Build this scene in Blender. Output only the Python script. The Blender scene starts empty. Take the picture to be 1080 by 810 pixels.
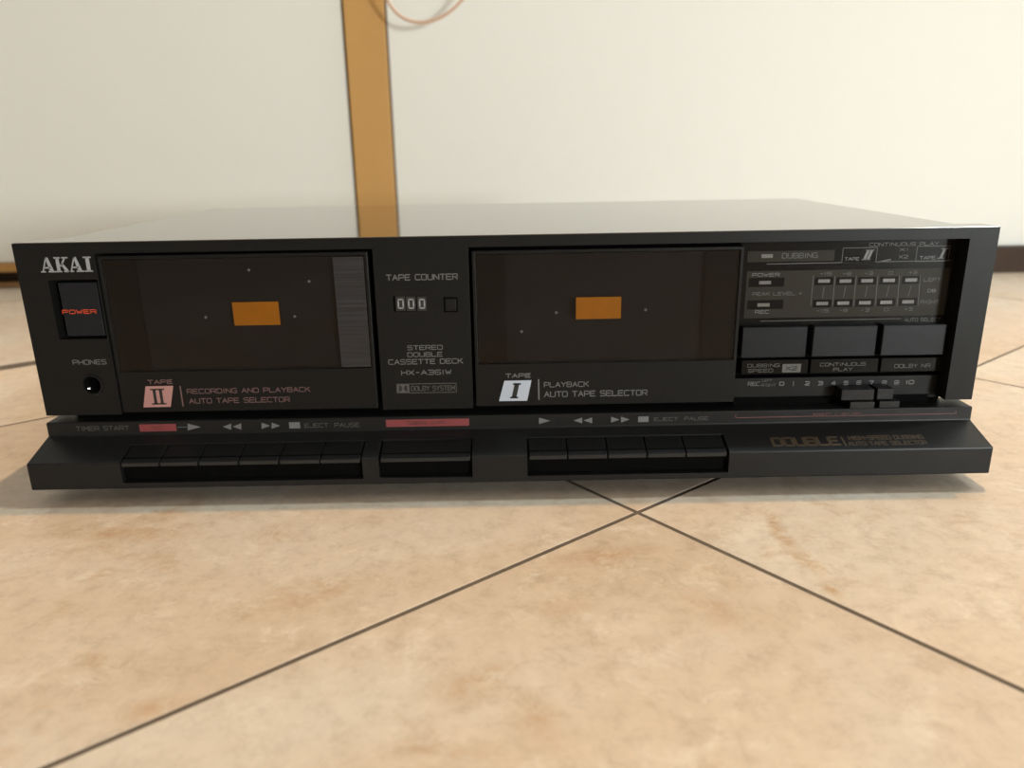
import bpy, bmesh, math, random
from mathutils import Vector, Matrix
from mathutils.geometry import tessellate_polygon
random.seed(4)
S = bpy.context.scene
C = S.collection

# ------------------------------------------------------------------ camera
F_PX, YAW, PITCH, ROLL = 803.2, 0.00193, 0.29591, -0.01705
CAM = Vector((0.00065, -0.34313, 0.15231))
_cy, _sy, _cp, _sp = math.cos(YAW), math.sin(YAW), math.cos(PITCH), math.sin(PITCH)
FWD = Vector((_sy*_cp, _cy*_cp, -_sp))
_r = Vector((_cy, -_sy, 0)); _u = _r.cross(FWD)
RT = _r*math.cos(ROLL) + _u*math.sin(ROLL)
UP = -_r*math.sin(ROLL) + _u*math.cos(ROLL)
cd = bpy.data.cameras.new('camera'); cam = bpy.data.objects.new('camera', cd); C.objects.link(cam)
cd.sensor_width = 36; cd.lens = F_PX/1080*36; cd.clip_start = 0.01
cam.matrix_world = Matrix(((RT.x, UP.x, -FWD.x, CAM.x), (RT.y, UP.y, -FWD.y, CAM.y), (RT.z, UP.z, -FWD.z, CAM.z), (0, 0, 0, 1)))
cd.dof.use_dof = True; cd.dof.focus_distance = 0.345; cd.dof.aperture_fstop = 9
S.camera = cam

# ------------------------------------------------------------------ world, lamps, exposure
W = bpy.data.worlds.new('world'); S.world = W; W.use_nodes = True
W.node_tree.nodes['Background'].inputs[0].default_value = (.9, .93, 1, 1)
W.node_tree.nodes['Background'].inputs[1].default_value = 0.15
S.view_settings.view_transform = 'Standard'; S.view_settings.look = 'None'
S.view_settings.exposure = 0.0; S.view_settings.gamma = 1

def lamp(name, loc, target, size, power, color):
    l = bpy.data.lights.new(name, 'AREA'); l.shape = 'DISK'; l.size = size; l.energy = power; l.color = color
    o = bpy.data.objects.new(name, l); C.objects.link(o); o.location = loc
    o.rotation_euler = (Vector(target)-Vector(loc)).to_track_quat('-Z', 'Y').to_euler()
    return o
lamp('ceiling_lamp', (.22+.17*2.3, .274*2.3, 2.42), (0, 0, 0), .07, 32, (1, .60, .24))
lamp('ceiling_lamp', (.22+.17*2.3, .20*2.3, 2.42), (0, 0, 0), .07, 12, (.78, 1, 1))
lamp('side_lamp', (2.2, .40, 2.3), (0, 0.2, 0), .25, 27, (.92, 1, 1))
lamp('added_front_fill', (1.8, -2.5, .40), (.1, .6, .25), .55, 70, (.93, 1, .99))  # added fill low on the camera side, brightens the white doors

# ------------------------------------------------------------------ pixel helpers (1080 x 810 frame)
class Fr:                               # a plane frame: origin, u, v, w(out)
    def __init__(s, o, u, v, w): s.o, s.u, s.v, s.w = Vector(o), Vector(u).normalized(), Vector(v).normalized(), Vector(w).normalized()
    def p(s, a, b, c=0): return s.o + s.u*a + s.v*b + s.w*c
    def hit(s, px, py, off=0):
        d = FWD + RT*((px-540)/F_PX) + UP*((405-py)/F_PX)
        o = s.o + s.w*off; t = (o-CAM).dot(s.w)/d.dot(s.w); q = CAM + d*t - s.o
        return q.dot(s.u), q.dot(s.v)
    def box(s, x0, y0, x1, y1, off=0):   # pixel box -> (u0,v0,u1,v1)
        xm, ym = (x0+x1)/2, (y0+y1)/2
        a, b = s.hit(x0, ym + (xm-x0)*.018, off)[0], s.hit(x1, ym-(x1-xm)*.018, off)[0]
        return a, s.hit(xm, y1, off)[1], b, s.hit(xm, y0, off)[1]
def FRONT(y): return Fr((0, y, 0), (1, 0, 0), (0, 0, 1), (0, -1, 0))
F0 = FRONT(0)

# ------------------------------------------------------------------ materials
def mat(name, col, rough=.5, ior=1.5, metal=0, coat=0, noise=0, nscale=60, bump=0, bscale=400, spec=.5, emit=None):
    m = bpy.data.materials.new(name); m.use_nodes = True; nt = m.node_tree; b = nt.nodes['Principled BSDF']
    b.inputs['Roughness'].default_value = rough; b.inputs['IOR'].default_value = ior; b.inputs['Metallic'].default_value = metal
    b.inputs['Coat Weight'].default_value = coat; b.inputs['Coat Roughness'].default_value = .05
    b.inputs['Specular IOR Level'].default_value = spec
    tc = nt.nodes.new('ShaderNodeTexCoord')
    n = nt.nodes.new('ShaderNodeTexNoise'); n.inputs['Scale'].default_value = nscale; n.inputs['Detail'].default_value = 6
    nt.links.new(tc.outputs['Object'], n.inputs['Vector'])
    r = nt.nodes.new('ShaderNodeMixRGB'); c = Vector(col[:3])
    r.inputs[1].default_value = (*(c*(1-noise)), 1); r.inputs[2].default_value = (*(c*(1+noise)), 1)
    nt.links.new(n.outputs['Fac'], r.inputs[0]); nt.links.new(r.outputs[0], b.inputs['Base Color'])
    if bump:
        n2 = nt.nodes.new('ShaderNodeTexNoise'); n2.inputs['Scale'].default_value = bscale; n2.inputs['Detail'].default_value = 3
        nt.links.new(tc.outputs['Object'], n2.inputs['Vector'])
        bp = nt.nodes.new('ShaderNodeBump'); bp.inputs['Strength'].default_value = bump; bp.inputs['Distance'].default_value = .001
        nt.links.new(n2.outputs['Fac'], bp.inputs['Height']); nt.links.new(bp.outputs[0], b.inputs['Normal'])
    return m
def srgb(r, g, b):
    f = lambda c: (c/255/12.92 if c/255 <= .04045 else ((c/255+.055)/1.055)**2.4)
    return (f(r), f(g), f(b))
M = {}
M['panel'] = mat('black_plastic', (.009, .009, .009), .4, spec=.14)
M['ledge'] = mat('black_ledge_plastic', (.0115, .0114, .012), .36, spec=.2)
M['key'] = mat('black_key_plastic', (.010, .010, .0105), .3, spec=.14)
M['key_sheen'] = mat('painted_key_edge_sheen', (.024, .023, .022), .35, spec=.25)  # paler than the keys: sheen of their fronts put into the colour
M['button'] = mat('black_button_plastic', (.0125, .0135, .0165), .35, spec=.15)
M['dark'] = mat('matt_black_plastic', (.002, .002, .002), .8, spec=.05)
M['door'] = mat('black_door_plastic', (.009, .0088, .0088), .35, spec=.14)
M['cover'] = mat('black_painted_steel', (.24, .24, .235), .07, metal=1)
M['door_back'] = mat('dark_brown_grey_plastic', (.048, .047, .048), .6, spec=.1)
M['glass_brown'] = mat('smoked_display_plastic', (.009, .0083, .0075), .2, spec=.07)
M['meter'] = mat('brown_grey_meter_print', (.030, .027, .0225), .3, spec=.07)
M['led_off'] = mat('unlit_indicator_lens', (.10, .092, .083), .35)
M['orange'] = mat('orange_plastic', (.225, .078, .006), .6, spec=.1, noise=.15, nscale=120)
M['white_ink'] = mat('grey_white_ink', (.145, .145, .15), .5)
M['dim_ink'] = mat('dim_grey_ink', (.075, .072, .067), .5)
M['silver_ink'] = mat('silver_ink', (.30, .305, .33), .4)
M['pink_ink'] = mat('pink_ink', (.40, .20, .185), .5)
M['pinkdim_ink'] = mat('dull_pink_ink', (.155, .085, .083), .5)
M['badge'] = mat('pale_badge_ink', (.43, .47, .55), .5)
M['red_ink'] = mat('red_ink', (.22, .042, .045), .5, noise=.1, nscale=300)
M['darkred_ink'] = mat('dark_red_ink', (.12, .035, .03), .5)
M['power_ink'] = mat('orange_red_ink', (.70, .07, .02), .4)
M['gold_ink'] = mat('dull_gold_ink', (.07, .046, .025), .5)
M['black_ink'] = mat('black_ink', (.01, .01, .01), .5)
M['rubber'] = mat('black_rubber', (.01, .01, .01), .8)
M['chrome'] = mat('worn_chrome', (.5, .5, .5), .2, metal=1)
M['white_panel'] = mat('white_lacquer', (.82, .81, .765), .55, noise=.01, nscale=3)
M['gold'] = mat('gold_brown_profile', (.56, .31, .10), .5, noise=.12, nscale=9)
M['gap_shade'] = mat('dark_brown_gap_shade', (.10, .055, .025), .5)  # shade of the gaps beside the strip, given as dark brown
M['plinth'] = mat('brown_plinth', (.05, .028, .017), .6, noise=.35, nscale=25, spec=.2)
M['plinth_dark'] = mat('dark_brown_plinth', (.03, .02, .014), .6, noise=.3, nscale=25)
M['wall'] = mat('beige_wall_paint', (.48, .46, .42), .8, noise=.02, nscale=2)
M['ceiling'] = mat('white_ceiling_paint', (.6, .59, .57), .9, noise=.02, nscale=2)
M['grout'] = mat('brown_grout', (.11, .083, .063), .9, noise=.3, nscale=90)
M['cable'] = mat('pink_beige_cable', (.62, .40, .28), .5)

def glass_mat():
    m = bpy.data.materials.new('smoked_door_window'); m.use_nodes = True; nt = m.node_tree; nt.nodes.clear()
    o = nt.nodes.new('ShaderNodeOutputMaterial'); mx = nt.nodes.new('ShaderNodeMixShader'); fr = nt.nodes.new('ShaderNodeFresnel')
    fr.inputs[0].default_value = 1.33; t = nt.nodes.new('ShaderNodeBsdfTransparent'); t.inputs[0].default_value = (.60, .59, .59, 1)
    g = nt.nodes.new('ShaderNodeBsdfGlossy'); g.inputs['Roughness'].default_value = .06
    nt.links.new(fr.outputs[0], mx.inputs[0]); nt.links.new(t.outputs[0], mx.inputs[1]); nt.links.new(g.outputs[0], mx.inputs[2])
    nt.links.new(mx.outputs[0], o.inputs[0]); return m
M['smoke'] = glass_mat()

def rib_mat():                              # finely brushed strip
    m = mat('brushed_blue_black_plastic', (.03, .032, .038), .35); nt = m.node_tree; b = nt.nodes['Principled BSDF']
    tc = nt.nodes.new('ShaderNodeTexCoord'); mp = nt.nodes.new('ShaderNodeMapping'); mp.inputs['Scale'].default_value = (12, 12, 900)
    n = nt.nodes.new('ShaderNodeTexNoise'); n.inputs['Scale'].default_value = 1; n.inputs['Detail'].default_value = 3
    cr = nt.nodes.new('ShaderNodeValToRGB'); cr.color_ramp.elements[0].position = .38; cr.color_ramp.elements[0].color = (.010, .010, .012, 1)
    cr.color_ramp.elements[1].position = .68; cr.color_ramp.elements[1].color = (.026, .028, .036, 1)
    nt.links.new(tc.outputs['Object'], mp.inputs[0]); nt.links.new(mp.outputs[0], n.inputs['Vector']); nt.links.new(n.outputs['Fac'], cr.inputs[0])
    nt.links.new(cr.outputs[0], b.inputs['Base Color']); return m
M['rib'] = rib_mat()

FLR = Fr((0, 0, 0), (1, 0, 0), (0, 1, 0), (0, 0, 1))
# ax, ay, bx, by (pixels), half width (m), strength
STREAKS = [(806, 538, 842, 590, .0045, .8), (838, 582, 872, 612, .004, .6), (872, 616, 886, 628, .003, .95), (585, 592, 700, 578, .007, .55), (715, 630, 775, 648, .004, .5),
           (60, 562, 190, 566, .007, .5), (250, 650, 400, 612, .016, .4), (120, 760, 210, 735, .006, .5), (455, 740, 535, 705, .012, .5), (560, 640, 640, 640, .008, .35), (545, 735, 580, 790, .009, .4), (700, 655, 840, 650, .010, .25)]
def tile_mat():
    m = bpy.data.materials.new('beige_stone_tile'); m.use_nodes = True; nt = m.node_tree; b = nt.nodes['Principled BSDF']; L = nt.links.new
    tc = nt.nodes.new('ShaderNodeTexCoord'); oi = nt.nodes.new('ShaderNodeObjectInfo')
    geo = nt.nodes.new('ShaderNodeNewGeometry')
    off = nt.nodes.new('ShaderNodeVectorMath'); off.operation = 'MULTIPLY_ADD'
    off.inputs[1].default_value = (17, 31, 7); L(oi.outputs['Random'], off.inputs[0]); L(geo.outputs['Position'], off.inputs[2])
    def noise(scale, det, rough=.55, dist=0, vec=None):
        n = nt.nodes.new('ShaderNodeTexNoise'); n.inputs['Scale'].default_value = scale; n.inputs['Detail'].default_value = det
        n.inputs['Roughness'].default_value = rough; n.inputs['Distortion'].default_value = dist; L(vec or off.outputs[0], n.inputs['Vector']); return n
    def ramp(src, stops):
        r = nt.nodes.new('ShaderNodeValToRGB'); e = r.color_ramp.elements
        while len(e) < len(stops): e.new(.5)
        for k, (p, c) in zip(e, stops): k.position = p; k.color = (*c, 1)
        L(src, r.inputs[0]); return r
    def mix(f, a, c, mode='MIX', k=None):
        x = nt.nodes.new('ShaderNodeMixRGB'); x.blend_type = mode
        if k is not None: x.inputs[0].default_value = k
        else: L(f, x.inputs[0])
        L(a, x.inputs[1]); L(c, x.inputs[2]); return x
    big = ramp(noise(6, 4, .55, .6).outputs['Fac'], [(.3, (.53, .405, .305)), (.5, (.575, .465, .37)), (.7, (.60, .53, .455))])
    fine = ramp(noise(95, 12, .82, .25).outputs['Fac'], [(.32, (.71, .66, .61)), (.5, (1, 1, 1)), (.68, (1.12, 1.125, 1.13))])
    a = mix(None, big.outputs[0], fine.outputs[0], 'MULTIPLY', .8)
    # ochre stains broken up by fine noise
    vein = ramp(noise(9, 9, .72, .5).outputs['Fac'], [(.56, (0, 0, 0)), (.70, (1, 1, 1))])
    brk = ramp(noise(60, 6, .7, 1).outputs['Fac'], [(.42, (0, 0, 0)), (.62, (1, 1, 1))])
    f = mix(None, vein.outputs[0], brk.outputs[0], 'MULTIPLY', 1)
    rgb = nt.nodes.new('ShaderNodeRGB'); rgb.outputs[0].default_value = (.42, .245, .12, 1)
    sc = nt.nodes.new('ShaderNodeMath'); sc.operation = 'MULTIPLY'; sc.inputs[1].default_value = .85; L(f.outputs[0], sc.inputs[0])
    c = mix(sc.outputs[0], a.outputs[0], rgb.outputs[0])
    # the stains that can be told apart in the photograph
    for (ax, ay, bx, by, wd_, st) in STREAKS:
        A = FLR.hit(ax, ay); B = FLR.hit(bx, by); L_ = math.hypot(B[0]-A[0], B[1]-A[1])
        mp = nt.nodes.new('ShaderNodeMapping'); mp.vector_type = 'TEXTURE'
        mp.inputs['Location'].default_value = ((A[0]+B[0])/2, (A[1]+B[1])/2, 0); mp.inputs['Rotation'].default_value = (0, 0, math.atan2(B[1]-A[1], B[0]-A[0]))
        mp.inputs['Scale'].default_value = (L_/2*1.25, wd_, 1); 
        wob = nt.nodes.new('ShaderNodeVectorMath'); wob.operation = 'MULTIPLY_ADD'; wob.inputs[1].default_value = (.014, .014, 0)
        L(noise(45, 5).outputs['Color'], wob.inputs[0]); L(geo.outputs['Position'], wob.inputs[2])
        sh = nt.nodes.new('ShaderNodeVectorMath'); sh.operation = 'SUBTRACT'; sh.inputs[1].default_value = (.007, .007, 0); L(wob.outputs[0], sh.inputs[0])
        L(sh.outputs[0], mp.inputs[0]); ln = nt.nodes.new('ShaderNodeVectorMath'); ln.operation = 'LENGTH'; L(mp.outputs[0], ln.inputs[0])
        mr = nt.nodes.new('ShaderNodeMapRange'); mr.inputs[1].default_value = 1.1; mr.inputs[2].default_value = .1; mr.inputs[3].default_value = 0; mr.inputs[4].default_value = min(1, st*1.35)
        L(ln.outputs['Value'], mr.inputs[0])
        mm = nt.nodes.new('ShaderNodeMath'); mm.operation = 'MULTIPLY'; L(mr.outputs[0], mm.inputs[0])
        bk = ramp(noise(110, 7, .75, .6).outputs['Fac'], [(.38, (.15, .15, .15)), (.6, (1, 1, 1))]); L(bk.outputs[0], mm.inputs[1])
        c = mix(mm.outputs[0], c.outputs[0], rgb.outputs[0])
    pale = ramp(noise(55, 9, .8, .3).outputs['Fac'], [(.54, (0, 0, 0)), (.66, (.6, .6, .6))])
    rgb2 = nt.nodes.new('ShaderNodeRGB'); rgb2.outputs[0].default_value = (.70, .63, .54, 1)
    c2 = mix(pale.outputs[0], c.outputs[0], rgb2.outputs[0])
    tone = nt.nodes.new('ShaderNodeMapRange'); tone.inputs[3].default_value = .96; tone.inputs[4].default_value = 1.04; L(oi.outputs['Random'], tone.inputs[0])
    tm = nt.nodes.new('ShaderNodeVectorMath'); tm.operation = 'SCALE'; L(c2.outputs[0], tm.inputs[0]); L(tone.outputs[0], tm.inputs['Scale'])
    L(tm.outputs[0], b.inputs['Base Color'])
    rr = nt.nodes.new('ShaderNodeMapRange'); rr.inputs[3].default_value = .32; rr.inputs[4].default_value = .5
    L(noise(30, 4).outputs['Fac'], rr.inputs[0]); L(rr.outputs[0], b.inputs['Roughness'])
    bp = nt.nodes.new('ShaderNodeBump'); bp.inputs['Strength'].default_value = .25; bp.inputs['Distance'].default_value = .0006
    L(noise(120, 5).outputs['Fac'], bp.inputs['Height']); L(bp.outputs[0], b.inputs['Normal'])
    return m
M['tile'] = tile_mat()

# ------------------------------------------------------------------ mesh helpers
def link(name, me, m, parent=None):
    o = bpy.data.objects.new(name, me); C.objects.link(o)
    if m is not None: me.materials.clear(); me.materials.append(M[m])
    if parent: o.parent = parent
    return o
def bm_obj(name, bm, m, parent=None, bevel=0, seg=2):
    if bevel: bmesh.ops.bevel(bm, geom=list(bm.edges), offset=bevel, segments=seg, affect='EDGES', profile=.5)
    bmesh.ops.recalc_face_normals(bm, faces=bm.faces)
    me = bpy.data.meshes.new(name); bm.to_mesh(me); bm.free()
    return link(name, me, m, parent)
def hexa(bm, P):                         # 8 points: bottom 4, top 4
    v = [bm.verts.new(p) for p in P]
    for f in ((3, 2, 1, 0), (4, 5, 6, 7), (0, 1, 5, 4), (1, 2, 6, 5), (2, 3, 7, 6), (3, 0, 4, 7)): bm.faces.new([v[i] for i in f])
def add_box(bm, x0, x1, y0, y1, z0, z1):
    hexa(bm, [(x0, y0, z0), (x1, y0, z0), (x1, y1, z0), (x0, y1, z0), (x0, y0, z1), (x1, y0, z1), (x1, y1, z1), (x0, y1, z1)])
def fbox(bm, fr, u0, v0, u1, v1, w0, w1):
    hexa(bm, [fr.p(u0, v0, w0), fr.p(u1, v0, w0), fr.p(u1, v1, w0), fr.p(u0, v1, w0), fr.p(u0, v0, w1), fr.p(u1, v0, w1), fr.p(u1, v1, w1), fr.p(u0, v1, w1)])
def box(name, m, parent, x0, x1, y0, y1, z0, z1, bevel=0, seg=2):
    bm = bmesh.new(); add_box(bm, x0, x1, y0, y1, z0, z1); return bm_obj(name, bm, m, parent, bevel, seg)
def fb(name, m, parent, fr, r, w0, w1, bevel=0):
    bm = bmesh.new(); fbox(bm, fr, *r, w0, w1); return bm_obj(name, bm, m, parent, bevel)
def extrude_x(bm, prof, x0, x1):         # prof: list of (y,z)
    a = [bm.verts.new((x0, y, z)) for y, z in prof]; b = [bm.verts.new((x1, y, z)) for y, z in prof]; n = len(prof)
    bm.faces.new(a); bm.faces.new(b[::-1])
    for i in range(n): bm.faces.new((a[i], b[i], b[(i+1) % n], a[(i+1) % n]))
def ring(bm, fr, cu, cv, prof, n=32):    # lathe about w axis: prof (radius, w)
    R = [[bm.verts.new(fr.p(cu+r*math.cos(2*math.pi*k/n), cv+r*math.sin(2*math.pi*k/n), w)) for k in range(n)] for r, w in prof]
    for a, b in zip(R, R[1:]):
        for k in range(n): bm.faces.new((a[k], a[(k+1) % n], b[(k+1) % n], b[k]))
    return R
def plate(name, m, parent, outline, holes, y0, y1, bevel=.0003):   # x,z outlines cut out of a plate
    loops = [outline]+holes; tris = tessellate_polygon([[Vector((a, b, 0)) for a, b in l] for l in loops])
    flat = [p for l in loops for p in l]; bm = bmesh.new()
    A = [bm.verts.new((a, y0, b)) for a, b in flat]; B = [bm.verts.new((a, y1, b)) for a, b in flat]
    for t in tris:
        bm.faces.new([A[i] for i in t]); bm.faces.new([B[i] for i in reversed(t)])
    k = 0
    for l in loops:
        n = len(l)
        for i in range(n): a, b = k+i, k+(i+1) % n; bm.faces.new((A[a], A[b], B[b], B[a]))
        k += n
    bmesh.ops.recalc_face_normals(bm, faces=bm.faces)
    bmesh.ops.dissolve_limit(bm, angle_limit=.01, verts=bm.verts, edges=bm.edges)
    o = bm_obj(name, bm, m, parent)
    bv = o.modifiers.new('bevel', 'BEVEL'); bv.width = bevel; bv.segments = 2; bv.limit_method = 'ANGLE'; bv.angle_limit = math.radians(40)
    return o

# ---- stroke lettering
G = {
 'A': [[(0,0),(.5,1),(1,0)],[(.22,.36),(.78,.36)]], 'B': [[(0,0),(0,1),(.85,1),(1,.85),(1,.6),(.85,.52),(0,.52)],[(.85,.52),(1,.4),(1,.12),(.85,0),(0,0)]],
 'C': [[(1,1),(.12,1),(0,.85),(0,.15),(.12,0),(1,0)]], 'D': [[(0,0),(0,1),(.85,1),(1,.82),(1,.18),(.85,0),(0,0)]],
 'E': [[(1,1),(0,1),(0,0),(1,0)],[(0,.52),(.85,.52)]], 'F': [[(1,1),(0,1),(0,0)],[(0,.5),(.85,.5)]],
 'G': [[(1,1),(.12,1),(0,.85),(0,.15),(.12,0),(1,0),(1,.48),(.55,.48)]], 'H': [[(0,0),(0,1)],[(1,0),(1,1)],[(0,.5),(1,.5)]],
 'I': [[(.5,0),(.5,1)]], 'J': [[(1,1),(1,.15),(.88,0),(.12,0),(0,.15),(0,.3)]], 'K': [[(0,0),(0,1)],[(0,.45),(.95,1)],[(.3,.6),(1,0)]], 'L': [[(0,1),(0,0),(1,0)]],
 'M': [[(0,0),(0,1),(.5,.35),(1,1),(1,0)]], 'N': [[(0,0),(0,1),(1,0),(1,1)]], 'O': [[(.12,0),(0,.15),(0,.85),(.12,1),(.88,1),(1,.85),(1,.15),(.88,0),(.12,0)]],
 'P': [[(0,0),(0,1),(.88,1),(1,.86),(1,.58),(.88,.44),(0,.44)]], 'R': [[(0,0),(0,1),(.88,1),(1,.86),(1,.6),(.88,.46),(0,.46)],[(.55,.46),(1,0)]],
 'S': [[(1,1),(.12,1),(0,.86),(0,.64),(.12,.52),(.88,.52),(1,.38),(1,.14),(.88,0),(0,0)]], 'T': [[(0,1),(1,1)],[(.5,1),(.5,0)]],
 'U': [[(0,1),(0,.15),(.12,0),(.88,0),(1,.15),(1,1)]], 'V': [[(0,1),(.5,0),(1,1)]], 'W': [[(0,1),(.25,0),(.5,.7),(.75,0),(1,1)]],
 'X': [[(0,0),(1,1)],[(0,1),(1,0)]], 'Y': [[(0,1),(.5,.5),(1,1)],[(.5,.5),(.5,0)]],
 '0': [[(.12,0),(0,.15),(0,.85),(.12,1),(.88,1),(1,.85),(1,.15),(.88,0),(.12,0)]], '1': [[(.3,.8),(.5,1),(.5,0)]],
 '2': [[(0,1),(.88,1),(1,.86),(1,.6),(0,.15),(0,0),(1,0)]], '3': [[(0,1),(.88,1),(1,.85),(1,.15),(.88,0),(0,0)],[(.25,.52),(1,.52)]],
 '4': [[(.75,0),(.75,1),(0,.3),(1,.3)]], '5': [[(1,1),(0,1),(0,.55),(.88,.55),(1,.4),(1,.14),(.88,0),(0,0)]],
 '6': [[(1,1),(.12,1),(0,.85),(0,.14),(.12,0),(.88,0),(1,.14),(1,.4),(.88,.54),(0,.54)]], '7': [[(0,1),(1,1),(.4,0)]],
 '8': [[(.12,0),(0,.15),(0,.85),(.12,1),(.88,1),(1,.85),(1,.15),(.88,0),(.12,0)],[(0,.52),(1,.52)]],
 '9': [[(0,0),(.88,0),(1,.15),(1,.85),(.88,1),(.12,1),(0,.85),(0,.6),(.12,.46),(1,.46)]],
 '-': [[(.15,.5),(.85,.5)]], '+': [[(.1,.5),(.9,.5)],[(.5,.1),(.5,.9)]], '/': [[(0,0),(1,1)]], '|': [[(.5,-.2),(.5,1.2)]],
}
def stroke(bm, fr, a, b, t, w, ext=1):
    d = Vector((b[0]-a[0], b[1]-a[1])); L = d.length or 1e-9; d /= L; n = Vector((-d.y, d.x))*t; e = d*t*ext
    q = [(a[0]-e.x-n.x, a[1]-e.y-n.y), (b[0]+e.x-n.x, b[1]+e.y-n.y), (b[0]+e.x+n.x, b[1]+e.y+n.y), (a[0]-e.x+n.x, a[1]-e.y+n.y)]
    bm.faces.new([bm.verts.new(fr.p(x, y, w)) for x, y in q])
def put_text(bm, s, fr, r, w, thick=.072, gap=.28, slant=0):
    u0, v0, u1, v1 = r; H = v1-v0; n = len(s)
    adv = [(.55 if ch == ' ' else .35 if ch in 'I1|' else .8 if ch == '-' else 1) for ch in s]
    tot = sum(adv)+gap*(n-1); k = (u1-u0)/tot; t = H*thick; x = u0
    for ch, a in zip(s, adv):
        cw = a*k
        for pl in G.get(ch, []):
            for p, q in zip(pl, pl[1:]):
                f = lambda z: (x + (cw*(z[0]) if ch not in 'I1|' else cw*.5 + (z[0]-.5)*cw*1.6) + slant*z[1]*H, v0+t+(H-2*t)*z[1])
                stroke(bm, fr, f(p), f(q), t, w, .5)
        x += cw+gap*k
def text(s, ink, parent, fr, px, off=0, w=None, thick=.072, gap=.28, slant=0, name='lettering'):
    bm = bmesh.new(); put_text(bm, s, fr, fr.box(*px, off), off+.00008 if w is None else w, thick, gap, slant)
    return bm_obj(name, bm, ink, parent)
def poly(bm, fr, pts, w): bm.faces.new([bm.verts.new(fr.p(a, b, w)) for a, b in pts])
def outline(bm, fr, r, t, w):
    u0, v0, u1, v1 = r
    for a, b in (((u0, v0), (u1, v0)), ((u1, v0), (u1, v1)), ((u1, v1), (u0, v1)), ((u0, v1), (u0, v0))): stroke(bm, fr, a, b, t, w)
def rect(bm, fr, r, w): u0, v0, u1, v1 = r; poly(bm, fr, [(u0, v0), (u1, v0), (u1, v1), (u0, v1)], w)

def thing(name, label, cat, loc=(0, 0, 0)):
    o = bpy.data.objects.new(name, None); C.objects.link(o); o.location = loc; o.empty_display_size = .05
    o['label'] = label; o['category'] = cat; return o

# ------------------------------------------------------------------ structure: room shell
YD = .60                                     # plane of the white doors
def struct(o): o['kind'] = 'structure'; return o
X0, X1, Y0, Y1, ZC = -3, 3, -3, 1.22, 2.5
floor = struct(box('floor', 'grout', None, X0-.1, X1+.1, Y0-.1, Y1+.1, -.08, -.0003))
struct(box('ceiling', 'ceiling', None, X0-.1, X1+.1, Y0-.1, Y1+.1, ZC, ZC+.1))
struct(box('wall_back', 'wall', None, X0-.1, X1+.1, Y1, Y1+.1, -.0003, ZC))
struct(box('wall_front', 'wall', None, X0-.1, X1+.1, Y0-.1, Y0, -.0003, ZC))
struct(box('wall_left', 'wall', None, X0-.1, X0, Y0, Y1, -.0003, ZC))
struct(box('wall_right', 'wall', None, X1, X1+.1, Y0, Y1, -.0003, ZC))

# floor tiles, laid diagonally, each one a part of the floor
TH, TX, TY, TS = -.9037, .0553, -.0402, .3235
n1 = Vector((math.cos(TH), math.sin(TH))); n2 = Vector((-math.sin(TH), math.cos(TH)))
def tile_mesh(a, b):
    bm = bmesh.new(); e = .0008
    z = [(-.0077, 0), (-e, 0), (0, e)]
    R = [[bm.verts.new((sx*(a/2-i), sy*(b/2-i), h)) for sx, sy in ((-1, -1), (1, -1), (1, 1), (-1, 1))] for h, i in ((-.0077, 0), (-.0003, 0), (-.0001, .0001), (0, .0003))]
    for i, (p, q) in enumerate(zip(R, R[1:])):
        for k in range(4): bm.faces.new((p[k], p[(k+1) % 4], q[(k+1) % 4], q[k])).material_index = 1 if i < 2 else 0
    bm.faces.new(R[-1]); me = bpy.data.meshes.new('tile'); bm.to_mesh(me); bm.free(); me.materials.append(M['tile']); me.materials.append(M['grout']); return me
J = .0020                                     # joint width
bounds = [(-.482-.007-TS*k, -.482-.007-TS*(k+1)) for k in range(12)]
rows = [(b, a) for a, b in bounds] + [(-.475, -TS)] + [(-TS+TS*k, TS*k) for k in range(14)]
tm = {}
for (a0, a1) in rows:
    for j in range(-14, 15):
        b0, b1 = j*TS, (j+1)*TS
        P = Vector((TX, TY)) + n1*((a0+a1)/2) + n2*((b0+b1)/2)
        r = .23
        if not (X0+r < P.x < X1-r and Y0+r < P.y < Y1-r): continue
        key = round(a1-a0, 3)
        if key not in tm: tm[key] = tile_mesh(a1-a0-J, TS-J)
        o = bpy.data.objects.new('tile', tm[key]); C.objects.link(o); o.parent = floor
        o.location = (P.x, P.y, 0); o.rotation_euler = (0, 0, TH)

# ------------------------------------------------------------------ the white furniture front behind
wd = thing('wardrobe', 'long white panelled wardrobe front behind the tape deck, split by a golden upright strip', 'wardrobe', (0, YD, 0))
def wpart(name, m, x0, x1, y0, y1, z0, z1, bevel=0):
    o = box(name, m, wd, x0, x1, y0-YD, y1-YD, z0, z1, bevel); return o
FD = FRONT(YD)
sx0 = FD.hit(362, 0)[0]; sx1 = FD.hit(405, 0)[0]
zl = FD.hit(8, 277)[1]; zr = FD.hit(1068, 259)[1]; zrail = FD.hit(8, 287)[1]
wpart('carcass', 'white_panel', -1.6, 1.8, YD+.05, Y1-.02, .075, 2.1)
wpart('door_panel', 'white_panel', -1.6, sx0-.0012, YD, YD+.02, zl, 2.1, .001)
wpart('door_panel', 'white_panel', sx1+.0008, 1.8, YD, YD+.02, zr, 2.1, .001)
st = wpart('edge_strip', 'gold', sx0, sx1, YD-.004, YD+.02, .004, 2.1, .0008); st['label'] = 'golden brown upright edge strip'
wpart('painted_gap_shade', 'gap_shade', sx0-.003, sx0-.0003, YD-.001, YD+.02, .004, 2.1)  # solid dark bars along the strip, painted in for the gap shadow
wpart('painted_gap_shade', 'gap_shade', sx1+.0002, sx1+.0024, YD-.001, YD+.02, .004, 2.1)
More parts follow.
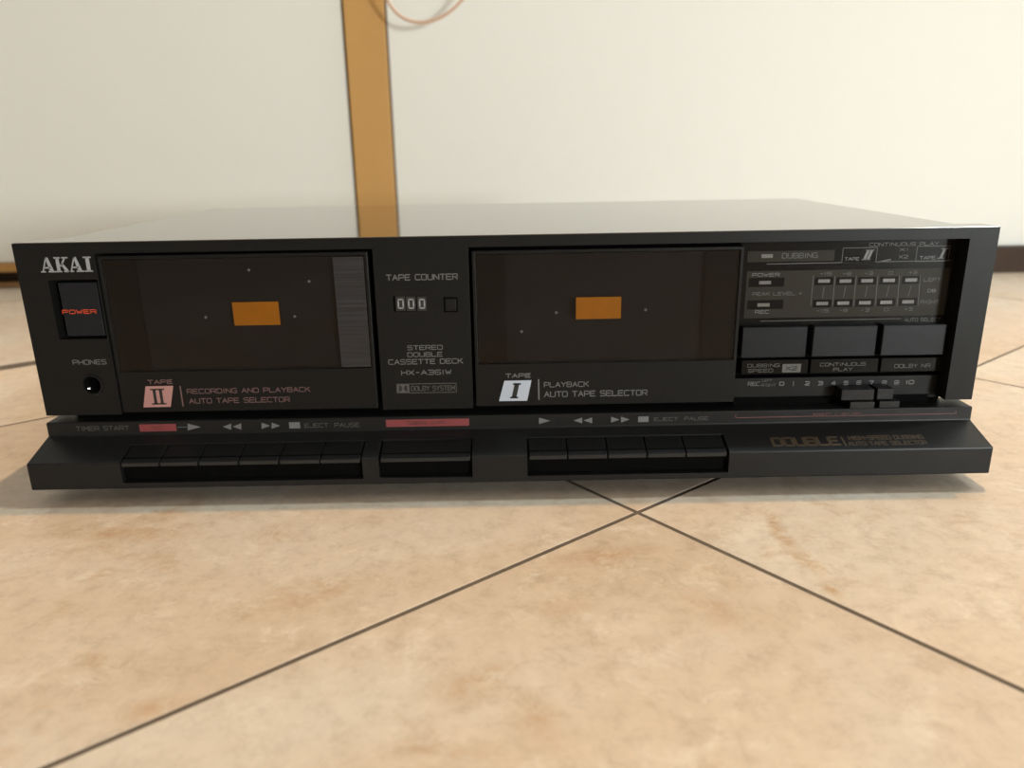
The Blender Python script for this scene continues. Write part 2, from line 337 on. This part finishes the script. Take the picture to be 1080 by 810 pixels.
rl = wpart('bottom_rail', 'gold', -1.6, sx0-.004, YD+.001, YD+.02, zrail, zl-.0008); rl['label'] = 'golden brown bottom rail of the left door'
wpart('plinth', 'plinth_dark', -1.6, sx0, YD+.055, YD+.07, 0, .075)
wpart('plinth', 'plinth', sx1+.003, 1.8, YD-.012, YD+.0, .0, zr-.001)

# hanging cable in front of the panels
def tube(name, m, pts, r, parent=None, n=10):
    cu = bpy.data.curves.new(name, 'CURVE'); cu.dimensions = '3D'; cu.bevel_depth = r; cu.bevel_resolution = 3
    s = cu.splines.new('NURBS'); s.points.add(len(pts)-1); s.order_u = 4; s.use_endpoint_u = True; s.resolution_u = 8
    for p, q in zip(s.points, pts): p.co = (*q, 1)
    t = bpy.data.objects.new(name, cu); C.objects.link(t)
    me = bpy.data.meshes.new_from_object(t.evaluated_get(bpy.context.evaluated_depsgraph_get()))
    bpy.data.objects.remove(t); bpy.data.curves.remove(cu); return link(name, me, m, parent)
FC = FRONT(.565)
def cpt(px, py): a, b = FC.hit(px, py); return (a, .565, b)
pts = [(-.20, .62, 2.115), (-.20, .585, 2.112), (-.195, .57, 2.0), (-.17, .565, 1.2), (-.15, .565, .6), cpt(385, -60), cpt(402, -10), cpt(418, 18), cpt(445, 27), cpt(476, 15), cpt(500, -15), cpt(520, -70),
       (.03, .565, .6), (.06, .565, 1.2), (.08, .57, 2.0), (.09, .585, 2.112), (.09, .62, 2.115)]
cb = tube('cable', 'cable', pts, .0017)
cb['label'] = 'thin pinkish beige cable drooping in a loop beside the golden strip'; cb['category'] = 'cable'

# ------------------------------------------------------------------ THE TAPE DECK
deck = thing('cassette_deck', 'black double cassette tape deck lying on the beige tiled floor', 'cassette deck')
HW, ZT, ZB = .22, .1168, .036
D = .2275
# cover, chassis, feet
box('top_cover', 'cover', deck, -.2125, .2125, .0152, D, .013, ZT-.0004, .0012, 3)
box('bottom_plate', 'dark', deck, -.2118, .2118, .0005, D-.002, .0085, .0128)
box('back_panel', 'dark', deck, -.210, .210, D+.0002, D+.0015, .016, ZT-.003)
for sx in (-1, 1):
    for y in (.035, .195):
        bm = bmesh.new(); fr = Fr((0, 0, 0), (1, 0, 0), (0, 1, 0), (0, 0, 1))
        R = ring(bm, fr, sx*.175, y, [(.011, 0), (.012, .001), (.0135, .0084)], 24)
        bm.faces.new(R[0]); bm.faces.new(R[-1]); bm_obj('foot', bm, 'rubber', deck)
# --- front panel with its openings
def avg(fr, *pp):   # mean u of several pixels
    return sum(fr.hit(*p)[0] for p in pp)/len(pp)
def avz(fr, *pp): return sum(fr.hit(*p)[1] for p in pp)/len(pp)
dLx0, dLx1 = avg(F0, (100.4, 268), (128, 441)), avg(F0, (392.5, 262), (404, 432))
dLt = avz(F0, (100, 268), (392, 262))
dRx0 = avg(F0, (494.5, 262), (498.5, 432)); dRt = avz(F0, (495, 262), (785, 257), (900, 252.5), (1018, 250.5))
recx1 = avg(F0, (1021, 252), (998.5, 423))
pw = [F0.hit(51, 295.5), F0.hit(62, 358), F0.hit(113, 357.5), F0.hit(102.5, 295)]
px0 = (pw[0][0]+pw[1][0])/2; px1 = (pw[2][0]+pw[3][0])/2; pz0 = (pw[1][1]+pw[2][1])/2; pz1 = (pw[0][1]+pw[3][1])/2
jx, jz = F0.hit(97.5, 406)
out = [(-HW, ZB), (dLx0, ZB), (dLx0, dLt), (dLx1, dLt), (dLx1, ZB), (dRx0, ZB), (dRx0, dRt), (recx1, dRt), (recx1, ZB), (HW, ZB), (HW, ZT), (-HW, ZT)]
hole = [(px0, pz0), (px0, pz1), (px1, pz1), (px1, pz0)]
jack = [(jx+.0042*math.cos(a*math.pi/12), jz-.0042*math.sin(a*math.pi/12)) for a in range(24)]
fp = plate('front_panel', 'panel', deck, out, [hole, jack], 0, .0148, .00035)
box('top_lip', 'cover', deck, -HW+.0004, HW-.0004, .0004, .0147, ZT+.00002, ZT+.0003)
# dark backing behind the openings and behind the gap above the ledge
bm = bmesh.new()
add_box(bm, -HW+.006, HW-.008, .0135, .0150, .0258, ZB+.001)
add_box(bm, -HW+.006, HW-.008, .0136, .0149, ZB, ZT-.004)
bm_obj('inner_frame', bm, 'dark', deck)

# --- lettering on the panel
def akai(parent):
    bm = bmesh.new(); u0, v0, u1, v1 = F0.box(42, 271, 97, 287); H = v1-v0; w = .0001
    Wd = u1-u0; cells = [(0, .29), (.285, .555), (.54, .83), (.845, 1.0)]
    def q(pts): poly(bm, F0, [(u0+x*Wd, v0+y*H) for x, y in pts], w)
    for k, ch in enumerate('AKAI'):
        a, b = cells[k]; L = b-a; X = lambda t: a+t*L
        if ch == 'A':
            q([(X(.10), .06), (X(.20), .06), (X(.53), 1), (X(.44), 1)])
            q([(X(.60), .06), (X(.88), .06), (X(.60), 1), (X(.42), 1)])
            q([(X(.25), .26), (X(.70), .26), (X(.70), .36), (X(.25), .36)])
            q([(X(0), 0), (X(.33), 0), (X(.33), .09), (X(0), .09)]); q([(X(.50), 0), (X(1), 0), (X(1), .09), (X(.50), .09)])
        elif ch == 'K':
            q([(X(.12), .05), (X(.36), .05), (X(.36), .95), (X(.12), .95)])
            q([(X(.34), .40), (X(.46), .36), (X(.86), .95), (X(.72), .95)])
            q([(X(.42), .55), (X(.56), .62), (X(.98), .05), (X(.70), .05)])
            for x0, x1, y in ((0, .46, 0), (0, .46, .91), (.56, 1, .91), (.6, 1.05, 0)): q([(X(x0), y), (X(x1), y), (X(x1), y+.09), (X(x0), y+.09)])
        else:
            q([(X(.28), .05), (X(.75), .05), (X(.75), .95), (X(.28), .95)])
            for y in (0, .91): q([(X(0), y), (X(1), y), (X(1), y+.09), (X(0), y+.09)])
    return bm_obj('lettering', bm, 'silver_ink', parent)
akai(deck)['label'] = 'silver serif letters AKAI'
T = lambda s, ink, px, **k: text(s, ink, deck, F0, px, **k)
T('PHONES', 'white_ink', (77, 379.3, 112, 384.5))
T('TAPE COUNTER', 'white_ink', (407.5, 289, 482.5, 295.5))
T('STEREO', 'white_ink', (430, 364, 466.5, 369))
T('DOUBLE', 'white_ink', (430, 371.3, 466.5, 376.3))
T('CASSETTE DECK', 'white_ink', (410, 378.5, 488, 384))
T('HX-A361W', 'white_ink', (423.5, 390, 475.7, 395.3))
bm = bmesh.new(); r = F0.box(418.6, 404.6, 481.2, 414); outline(bm, F0, r, .00016, .0001)
u0, v0, u1, v1 = r; a = (u1-u0)
def dee(bm, cx, cz, s, h, flip):
    pts = [(cx, cz-h)] + [(cx+flip*s*math.cos(t*math.pi/12), cz+h*math.sin(t*math.pi/12)) for t in range(-6, 7)] + [(cx, cz+h)]
    poly(bm, F0, pts, .00016)
rect(bm, F0, (u0, v0, u0+a*.21, v1), .0001)
bm_obj('logo_frame', bm, 'dim_ink', deck)
bm = bmesh.new(); zc = (v0+v1)/2; h = (v1-v0)*.36; dee(bm, u0+a*.035, zc, a*.055, h, 1); dee(bm, u0+a*.175, zc, a*.055, h, -1); bm_obj('logo_mark', bm, 'black_ink', deck)
T('DOLBY SYSTEM', 'dim_ink', (434, 406.6, 479.3, 412))

# headphone socket
bm = bmesh.new(); ring(bm, F0, jx, jz, [(.0052, .0001), (.0050, .0006), (.0043, .0007), (.0041, .0003), (.0041, -.002)], 40); soc = bm_obj('headphone_socket', bm, 'key', deck)
bm = bmesh.new(); R = ring(bm, F0, jx, jz, [(.0041, -.0004), (.0032, -.0014), (.0029, -.002), (.0027, -.0021), (.0027, -.010)], 32); bm.faces.new(R[-1]); bm_obj('socket_sleeve', bm, 'dark', soc)
bm = bmesh.new(); ring(bm, F0, jx-.0024, jz-.0019, [(.0003, -.0008), (.0007, -.0005), (.0003, -.0002)], 12); bm_obj('contact_spring', bm, 'chrome', soc)

# power button
FP = FRONT(.0012)
q = [FP.hit(61.5, 300), FP.hit(101.5, 299.5), FP.hit(110.5, 356), FP.hit(69.5, 356.5)]
pr = ((q[0][0]+q[3][0])/2, (q[2][1]+q[3][1])/2, (q[1][0]+q[2][0])/2, (q[0][1]+q[1][1])/2)
pr = (pr[0]+.0003, pz0+.0011, px1-.0013, pz1-.0014)
pb = fb('power_button', 'button', deck, FP, pr, -.0115, 0, .0004)
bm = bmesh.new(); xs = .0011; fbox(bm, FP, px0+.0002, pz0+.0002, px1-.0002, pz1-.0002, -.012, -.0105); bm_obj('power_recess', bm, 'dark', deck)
text('POWER', 'power_ink', pb, FP, (66, 326.5, 101.5, 331), thick=.085)

# tape counter
cr = F0.box(408.7, 305, 455.8, 335)
bm = bmesh.new(); u0, v0, u1, v1 = cr; iu = F0.box(414.7, 312, 450.5, 328.5)
for (a, b, c, d) in ((u0, v0, u1, iu[1]), (u0, iu[3], u1, v1), (u0, iu[1], iu[0], iu[3]), (iu[2], iu[1], u1, iu[3])): fbox(bm, F0, a, b, c, d, -.0002, .00025)
tcn = bm_obj('tape_counter', bm, 'key', deck)
fb('counter_window', 'dark', tcn, F0, iu, -.0005, .0001)
for a, b in ((419, 426), (430, 437), (441.5, 448.5)):
    rr = F0.box(a-1.5, 312.5, b+1.5, 328)
    wl = fb('number_wheel', 'black_ink', tcn, F0, rr, .0, .00018, .00005)
    bm = bmesh.new(); put_text(bm, '0', F0, F0.box(a+1.2, 315, b-.8, 325.6), .00026, .07); bm_obj('digit', bm, 'silver_ink', tcn)
rs = F0.box(468.7, 314, 482, 328.5)
bm = bmesh.new(); outline(bm, F0, rs, .0003, .00012); bm_obj('reset_rim', bm, 'dark', deck)
fb('reset_button', 'key', deck, F0, (rs[0]+.0004, rs[1]+.0004, rs[2]-.0004, rs[3]-.0004), -.001, .0009, .0003)

# --- cassette doors
def door(x0, x1, zt, zwin, bandL, bandR, ori, gapL, gapR, ribside, name_m):
    z0 = ZB+.0006; FY = .0006; FDr = FRONT(FY)
    root = None
    wx0, wx1, wz1 = x0+.0016, x1-.0016, zt-.0016
    pl = plate('cassette_door', name_m, deck, [(x0, z0), (x1, z0), (x1, zt), (x0, zt)], [[(wx0, zwin), (wx0, wz1), (wx1, wz1), (wx1, zwin)]], FY, FY+.009, .0003)
    box('door_back', 'door_back', pl, wx0+.0001, wx1-.0001, FY+.004, FY+.0085, zwin+.0001, wz1-.0001)
    fb('window', 'smoke', pl, FDr, (wx0+.0002, zwin+.0002, wx1-.0002, wz1-.0002), -.0016, -.0004)
    for (a, b), m in ((bandL, 'key'), (bandR, ribside)):
        w = (-.0002) if m == 'rib' else -.0018
        fb('side_band', m, pl, FDr, (a, zwin+.0006, b, wz1-.0006), -.0026, w)
    u0, v0, u1, v1 = FDr.box(*ori)
    fb('tape_indicator', 'orange', pl, FDr, (u0, v0, u1, v1), -.0005, 0)['label'] = 'small orange tape indicator window'
    return pl
FDr = FRONT(.0006)
x0 = dLx0+.0005; x1 = avg(FDr, (387.5, 268), (398.7, 434)); zw = avz(FDr, (125, 391.5), (395, 389))
L0 = (x0+.002, avg(FDr, (146, 290), (154, 385))); R0 = (avg(FDr, (351, 270), (359.5, 386)), x1-.0019)
doorL = door(x0, x1, dLt-.0013, zw, L0, R0, (246, 318.5, 294.5, 343), 0, 0, 'rib', 'door')
x0b = avg(FDr, (498.3, 266), (501.5, 430)); x1b = avg(FDr, (784, 260), (775, 425)); zwb = avz(FDr, (502, 384), (775, 380))
L1 = (x0b+.0018, avg(FDr, (533.5, 270), (535, 382))); R1 = (avg(FDr, (745, 262), (741.5, 380)), x1b-.0019)
doorR = door(x0b, x1b, avz(FDr, (500, 264.5), (785, 260)), zwb, L1, R1, (607.5, 313.3, 655, 336.3), 0, 0, 'key', 'door')
# glints of the spindles and moulded points, painted as small pale dots
for d_, pp in ((doorL, ((216.5, 335), (310.5, 334), (262, 285), (325.5, 297))), (doorR, ((586.6, 330), (681, 327), (550, 350)))):
    for p in pp:
        bm = bmesh.new(); u, v = FDr.hit(*p); R = ring(bm, FDr, u, v, [(.0007, -.0004), (.0003, -.0002)], 10); bm.faces.new(R[-1]); bm_obj('spindle_glint', bm, 'dim_ink', d_)
# door lettering
def numeral_badge(parent, ink, q, n, ink2, inner):
    bm = bmesh.new(); p = [FDr.hit(*c) for c in q]; poly(bm, FDr, p, .0001); bm_obj('badge', bm, ink, parent)
    bm = bmesh.new(); c = (sum(x for x, _ in p)/4, sum(y for _, y in p)/4); h = (p[0][1]-p[3][1])*.36; w = h*.9
    if n == 1:
        sk = .22
        for a, b, t in (((-.0, -h), (0, h), .0011), ((-.0019, -h*.92), (.0019, -h*.92), .0004), ((-.0019, h*.92), (.0019, h*.92), .0004)):
            f = lambda z: (c[0]+z[0]+z[1]*sk, c[1]+z[1]); stroke(bm, FDr, f(a), f(b), t, .00018, 0)
    else:
        for s in (-1, 1):
            f = lambda z: (c[0]+z[0], c[1]+z[1]); stroke(bm, FDr, f((s*.0015, -h)), f((s*.0015, h)), .0007, .00018, 0)
        for s in (-1, 1): stroke(bm, FDr, f((-.0034, s*h*.95)), f((.0034, s*h*.95)), .00035, .00018, 0)
    bm_obj('numeral', bm, 'black_ink', parent)
text('TAPE', 'pinkdim_ink', doorL, FDr, (156, 400.4, 181.5, 405), thick=.1)
numeral_badge(doorL, 'pink_ink', [(153.5, 407.4), (182.8, 406.8), (180.2, 429), (151.5, 429.6)], 2, None, None)
bm = bmesh.new(); stroke(bm, FDr, FDr.hit(190, 407.5), FDr.hit(193.2, 428), .0003, .0001); bm_obj('divider', bm, 'pinkdim_ink', doorL)
text('RECORDING AND PLAYBACK', 'pinkdim_ink', doorL, FDr, (197.5, 409, 327, 414.3))
text('AUTO TAPE SELECTOR', 'pinkdim_ink', doorL, FDr, (199.8, 419.3, 305.4, 424.8))
text('TAPE', 'white_ink', doorR, FDr, (533.5, 393.7, 559.3, 398.5), thick=.1)
numeral_badge(doorR, 'badge', [(532, 401.5), (560.6, 400.9), (556, 422.6), (526.3, 423)], 1, None, None)
bm = bmesh.new(); stroke(bm, FDr, FDr.hit(568, 400.5), FDr.hit(568.4, 421), .0003, .0001); bm_obj('divider', bm, 'white_ink', doorR)
text('PLAYBACK', 'white_ink', doorR, FDr, (574, 402.6, 620.7, 408.2))
text('AUTO TAPE SELECTOR', 'white_ink', doorR, FDr, (574.3, 411.8, 682.4, 418))

# --- display field at the right, recessed
RY = .0088; FR_ = FRONT(RY)
rx0 = x1b+.0008; rx1 = recx1-.0004
zbt = FR_.hit(890, 343)[1]; ztop = dRt-.0004
disp = box('display_panel', 'glass_brown', deck, rx0, rx1, RY, RY+.004, zbt-.0002, ztop)
D_ = lambda s, ink, px, **k: text(s, ink, disp, FR_, px, **k)
def drect(name, m, px, w0=0, w1=.00012): return fb(name, m, disp, FR_, FR_.box(*px), w0, w1)
drect('caption_strip', 'meter', (788.5, 264.5, 880, 275.8), 0, .00006)
drect('indicator_lens', 'led_off', (803, 268, 815, 272), 0, .0002)
D_('DUBBING', 'dim_ink', (825, 266.6, 862, 272.3), w=.00016)
D_('CONTINUOUS PLAY', 'dim_ink', (917, 255.5, 990, 259.4))
bm = bmesh.new()
outline(bm, FR_, FR_.box(888.5, 261.3, 924.5, 276.5), .00013, .0001); outline(bm, FR_, FR_.box(966.5, 259.5, 1001, 275.5), .00013, .0001)
stroke(bm, FR_, FR_.hit(809, 278.5), FR_.hit(1003, 274.6), .00016, .0001)
stroke(bm, FR_, FR_.hit(927, 276.2), FR_.hit(939, 273.7), .0003, .0001)
stroke(bm, FR_, FR_.hit(802, 338.7), FR_.hit(950, 336), .00014, .0001)
bm_obj('printed_lines', bm, 'dim_ink', disp)
D_('TAPE', 'white_ink', (891, 271.3, 906, 274.8)); D_('TAPE', 'white_ink', (970, 270, 986.5, 273.6))
def roman(bm, px, n):
    u0, v0, u1, v1 = FR_.box(*px); sk = .35; w = .00013
    f = lambda x, y: (u0+(u1-u0)*x+sk*y*(v1-v0)-.0008, v0+(v1-v0)*y)
    if n == 1: stroke(bm, FR_, f(.5, 0), f(.5, 1), .0006, w, 0)
    else: stroke(bm, FR_, f(.3, 0), f(.3, 1), .0006, w, 0); stroke(bm, FR_, f(.72, 0), f(.72, 1), .0006, w, 0)
    for y in (.03, .97): stroke(bm, FR_, f(0, y), f(1, y), .0002, w, 0)
for px, n in (((911, 263.5, 920, 274), 2), ((990.5, 262, 998, 272.5), 1)): bm = bmesh.new(); roman(bm, px, n); bm_obj('numeral', bm, 'white_ink', disp)
D_('X1', 'dim_ink', (949, 261.5, 958, 265)); D_('X2', 'dim_ink', (948, 268.8, 957.5, 272.6))
D_('AUTO SELECT', 'dim_ink', (954, 335.2, 992, 339))
p = [FR_.hit(*c) for c in ((785, 333), (787.5, 286), (1003, 283), (995, 330.3))]
bm = bmesh.new(); u0 = (p[0][0]+p[1][0])/2; u1 = (p[2][0]+p[3][0])/2
fbox(bm, FR_, u0, FR_.hit(888, 334)[1], u1, FR_.hit(895, 284.3)[1], 0, .00008); bm_obj('meter_field', bm, 'meter', disp)
D_('POWER', 'white_ink', (793.6, 288, 822, 291.6), w=.00016); D_('REC', 'white_ink', (796.5, 327, 811, 330.8), w=.00016)
D_('PEAK LEVEL +', 'dim_ink', (793.8, 307.8, 846, 311.6), w=.00016)
for px in ((789.5, 293, 827, 302.5), (788, 316.5, 826, 326)): drect('lens_surround', 'glass_brown', px, 0, .0001)
drect('indicator_lens', 'led_off', (800.5, 296.3, 813, 299.8), 0, .0002); drect('indicator_lens', 'led_off', (798.7, 319.8, 811.6, 323.3), 0, .0002)
top = [(869.2, 296.3), (891.7, 296.3), (914.6, 296), (937.6, 295.6), (961, 295.2)]
bot = [(867.2, 320), (889.4, 319.6), (912.2, 319.2), (934.7, 318.7), (957.7, 318.2)]
for (a, b) in top+bot:
    drect('lens_surround', 'glass_brown', (a-10, b-4, a+9.5, b+4.2), 0, .0001)
    drect('indicator_lens', 'led_off', (a-6.3, b-1.7, a+6, b+1.8), 0, .0002)
for (a, b), s in zip(top, ('-15', '-8', '-3', '0', '+3')):
    n = len(s)*2.1; D_(s, 'dim_ink', (a+1.5-n, b-9.5, a+1.5+n, b-6), w=.00016)
for (a, b), s in zip(bot, ('-15', '-8', '-3', '0', '+3')):
    n = len(s)*2.1; D_(s, 'dim_ink', (a-n, b+6, a+n, b+9.5), w=.00016)
bm = bmesh.new()
for xt, xb in ((857.8, 855), (880.6, 878), (903, 900), (925.8, 923), (948.6, 946), (970.5, 968)): stroke(bm, FR_, FR_.hit(xt, 291), FR_.hit(xb, 322), .00012, .00014)
for (a, b), (c, d) in zip(top, bot): stroke(bm, FR_, FR_.hit(a, b+6), FR_.hit(c, d-6), .00012, .00014)
bm_obj('scale_lines', bm, 'dim_ink', disp)
D_('LEFT', 'dim_ink', (974.5, 293, 992, 296.8), w=.00016); D_('DB', 'white_ink', (978.5, 304.8, 986.5, 308.2), w=.00016); D_('RIGHT', 'dim_ink', (971, 316.5, 990, 320.2), w=.00016)

# selector buttons under the display
FB = FRONT(.004)
for a, b, yt, yb in ((782.5, 850.8, 345, 377.3), (857.3, 924.3, 343.8, 376), (930.3, 997.2, 342.5, 374.8)):
    fb('selector_button', 'button', deck, FB, FB.box(a, yt, b, yb), -.009, 0, .0004)
zl0 = FR_.hit(890, 377)[1]; zl1 = FR_.hit(890, 395)[1]; zl2 = FR_.hit(890, 410)[1]
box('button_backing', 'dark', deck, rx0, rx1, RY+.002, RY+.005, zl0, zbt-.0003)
LY = .0060; FL = FRONT(LY)
for a, b, yt, yb in ((782, 852.3, 379.6, 394.5), (854.8, 926.2, 378.4, 393.4), (929, 996, 377.2, 392)):
    cc = fb('caption_plate', 'glass_brown', deck, FL, FL.box(a, yt, b, yb), -.003, 0, .0003)
def L_(s, ink, px, par=deck, **k): return text(s, ink, par, FL, px, off=.0001, **k)
L_('DUBBING', 'dim_ink', (788.5, 383.6, 822, 387.3)); L_('SPEED', 'dim_ink', (789, 389, 815, 392.7))
bm = bmesh.new(); rect(bm, FL, FL.box(825, 383.8, 844.5, 392.7), .00012); bm_obj('badge', bm, 'dim_ink', deck)
bm = bmesh.new(); put_text(bm, 'X2', FL, FL.box(829, 386, 840, 390.8), .0002, .12); bm_obj('lettering', bm, 'black_ink', deck)
L_('CONTINUOUS', 'dim_ink', (865, 382.3, 913, 386)); L_('PLAY', 'dim_ink', (879, 387.6, 899, 391.3)); L_('DOLBY NR', 'dim_ink', (943.5, 383.7, 981, 387.8))
sp = box('level_panel', 'panel', deck, rx0, rx1-.0002, LY+.0012, LY+.005, FL.hit(890, 421.5)[1], zl1-.0006, .0002)
FS = FRONT(LY+.0012)
text('LEFT', 'dim_ink', sp, FS, (804, 400, 814, 402.6)); text('REC', 'white_ink', sp, FS, (789, 402.7, 801, 407)); text('RIGHT', 'dim_ink', sp, FS, (803, 404.6, 818, 407.6))
for k, s in enumerate(('0', '|', '2', '3', '4', '5', '6', '7', '8', '9', '10')):
    cx = (824.5, 836.8, 851.4, 865.3, 879, 892.3, 905.7, 919, 932.5, 945.5, 959.5)[k]; y = 404.6-(cx-824)*.012; n = 2.2 if len(s) == 1 else 4
    text(s, 'white_ink' if k != 1 else 'dim_ink', sp, FS, (cx-n, y-2.2, cx+n, y+2.2), thick=.11)
# slider slot and the two level knobs
sl = FS.box(872, 410, 985, 424)
fb('slider_slot', 'dark', sp, FS, (rx0+.001, FS.hit(890, 423.5)[1]-.0005, rx1-.004, FS.hit(890, 417)[1]), -.0002, .0003)
FK = FRONT(-.001)
for (a, b, yt, yb) in ((887.5, 922, 411, 422.3), (925.2, 942.3, 410, 421.5)):
    fb('level_slider', 'ledge', deck, FK, FK.box(a, yt, b, yb), -.0075, 0, .0003)
FK2 = FRONT(-.003)
for (a, b, yt, yb) in ((896.5, 922.5, 424, 431), (927.5, 949, 423.3, 430.3)):
    fb('level_slider', 'ledge', deck, FK2, FK2.box(a, yt, b, yb), -.012, 0, .0003)

# --- lower strip and sloping key ledge
YS = -.0019; ZS1, ZS0 = .0330, .0264; PY, PZ, LB = -.0216, .0202, .0072
FSt = FRONT(YS)
slope = Fr((0, YS, ZS0), (1, 0, 0), (0, YS-PY, ZS0-PZ), (0, -(ZS0-PZ), YS-PY))
slot_b = FRONT(PY).hit(250, 507.5)[1]
slots = []   # (u back-left.., px for key boundaries at the front)
FP2 = FRONT(PY)
def ux(px, y): return FP2.hit(px, y)[0]
g1 = [127.5, 168.3, 209.3, 251.8, 294.3, 337.8, 380.5]
g3 = [557.6, 598.7, 641, 682.5, 723.5, 767]
k1 = [ux(p, 490.5-(p-250)*.012) for p in g1]; k3 = [ux(p, 483-(p-660)*.014) for p in g3]; k2 = [ux(400.5, 486), ux(496.5, 484.5)]
slots = [(k1[0]-.0004, k1[-1]+.0006), (k2[0]-.0006, k2[1]+.0006), (k3[0]-.0006, k3[-1]+.0010)]
vb = slope.hit(260, 466.5)[1]                 # back edge of the slots, along the slope
yb_, zb_ = slope.p(0, vb).y, slope.p(0, vb).z
full = [(.013, .0255), (YS, ZS1-.0035), (YS, ZS0), (PY, PZ), (PY, LB), (.013, LB)]
full = [(.013, ZS1), (YS, ZS1), (YS, ZS0), (PY, PZ), (PY, LB), (.013, LB)]
cut = [(.013, ZS1), (YS, ZS1), (YS, ZS0), (yb_, zb_), (yb_, slot_b+.0003), (PY, slot_b), (PY, LB), (.013, LB)]
def sprof(bm, prof, x0, x1):
    a = [bm.verts.new((x0, y, z)) for y, z in prof]; b = [bm.verts.new((x1, y, z)) for y, z in prof]; n = len(prof)
    for i in range(n): bm.faces.new((a[i], b[i], b[(i+1) % n], a[(i+1) % n]))
    return a, b
bm = bmesh.new(); xs = -HW; edges = []
for a, b in slots: edges += [(xs, a, full), (a, b, cut)]; xs = b
edges.append((xs, HW, full)); caps = []
first = last = None
for a, b, pf in edges:
    A, B = sprof(bm, pf, a, b)
    if first is None: first = A
    last = B
bm.faces.new(first); bm.faces.new(last[::-1])
for (a, b) in slots:                          # side walls of each slot
    for x in (a, b): bm.faces.new([bm.verts.new((x, y, z)) for y, z in ((yb_, zb_), (PY, PZ), (PY, slot_b), (yb_, slot_b+.0003))])
bmesh.ops.remove_doubles(bm, verts=bm.verts, dist=1e-6)
ledge = bm_obj('key_ledge', bm, 'ledge', deck)
# fine highlight edge: a narrow bevelled bead along the ledge front
bv = ledge.modifiers.new('bevel', 'BEVEL'); bv.width = .0006; bv.segments = 2; bv.limit_method = 'ANGLE'; bv.angle_limit = math.radians(35)
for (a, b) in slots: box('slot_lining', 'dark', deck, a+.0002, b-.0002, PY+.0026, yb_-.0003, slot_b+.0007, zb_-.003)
# piano keys
TK = .0023
def key(x0, x1):
    bm = bmesh.new(); g = .00022
    yb2, zb2 = slope.p(0, vb-.0005).y, slope.p(0, vb-.0005).z
    zoff = -.0001; py = PY-.0000
    pf = [(yb2, zb2+zoff), (py, PZ+zoff), (py, PZ-TK), (yb2, zb2-TK)]
    a = [bm.verts.new((x0+g, y, z)) for y, z in pf]; b = [bm.verts.new((x1-g, y, z)) for y, z in pf]
    bm.faces.new(a); bm.faces.new(b[::-1])
    for i in range(4): bm.faces.new((a[i], b[i], b[(i+1) % 4], a[(i+1) % 4]))
    o = bm_obj('transport_key', bm, 'key', deck, .00045)
    box('front_sheen', 'key_sheen', o, x0+g+.0003, x1-g-.0003, py-.00008, py+.0003, PZ-TK+.0003, PZ-.0004)  # thin lighter strip standing for the sheen on the key front
    return o
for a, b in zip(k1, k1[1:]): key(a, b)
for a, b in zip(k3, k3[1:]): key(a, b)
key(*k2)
# printing on the upright strip
def E_(s, ink, px, **k): return text(s, ink, deck, FSt, px, **k)
E_('TIMER START', 'dim_ink', (80.5, 449.3, 136, 454.2))
for px in ((147.3, 447.3, 186, 454.8), (407.2, 442, 494.8, 449.6)): bm = bmesh.new(); rect(bm, FSt, FSt.box(*px), .0001); bm_obj('red_stripe', bm, 'red_ink', deck)
for w_, px in (('REC', (160, 449, 173, 453.2)), ('DUBBING START', (430, 443.8, 470, 447.8))): text(w_, 'darkred_ink', deck, FSt, px, w=.00018)
def tri(bm, px, py, w, h, d=1):
    a = FSt.hit(px-w*d, py-h); b = FSt.hit(px-w*d, py+h); c = FSt.hit(px+w*d, py); poly(bm, FSt, [a, b, c], .0001)
for g in (((205, 450.3, 7, 3.6),), ((239.5, 450, 4.5, 3.3, -1), (250, 449.8, 4.5, 3.3, -1)), ((280.5, 449, 4.5, 3.3), (291, 448.9, 4.5, 3.3)),
          ((574.5, 443.8, 6, 3.3),), ((609.5, 443.4, 4.5, 3.1, -1), (620, 443.3, 4.5, 3.1, -1)), ((649, 442.5, 4.5, 3.1), (659.5, 442.4, 4.5, 3.1))):
    bm = bmesh.new()
    for t in g: tri(bm, *t)
    bm_obj('play_symbol' if len(g) == 1 else 'winding_symbol', bm, 'white_ink', deck)
for px in ((305, 445.2, 316.5, 451.8), (673, 439.2, 684, 445)): bm = bmesh.new(); rect(bm, FSt, FSt.box(*px), .0001); bm_obj('stop_symbol', bm, 'white_ink', deck)
bm = bmesh.new(); stroke(bm, FSt, FSt.hit(188, 450.5), FSt.hit(197, 450.4), .00012, .0001); bm_obj('printed_line', bm, 'white_ink', deck)
E_('EJECT', 'dim_ink', (321.5, 446.4, 346, 450.9)); E_('PAUSE', 'dim_ink', (353, 445.8, 379, 450.4))
E_('EJECT', 'dim_ink', (690, 440, 715, 444)); E_('PAUSE', 'dim_ink', (722, 439.3, 747, 443.3))
bm = bmesh.new(); stroke(bm, FSt, FSt.hit(776, 440.5), FSt.hit(1008, 436), .00018, .0001); stroke(bm, FSt, FSt.hit(775.6, 437.5), FSt.hit(776, 440.5), .00018, .0001); stroke(bm, FSt, FSt.hit(1008, 433), FSt.hit(1008, 436), .00018, .0001)
put_text(bm, 'REC LEVEL', FSt, FSt.box(858, 435.4, 912, 439), .0001); bm_obj('printed_lines', bm, 'darkred_ink', deck)
# gold printing on the slope
def S_(s, px, **k): return text(s, 'gold_ink', deck, slope, px, **k)
S_('DOUBLE', (815, 460.8, 884, 470.6), thick=.10); S_('|', (887.5, 461.5, 892, 469.5), thick=.08)
S_('HIGH-SPEED DUBBING', (895, 459.2, 973, 463.7), thick=.1); S_('AUTO TAPE SELECTOR', (895, 465.1, 977, 469.6), thick=.1)
bpy.context.view_layer.update()
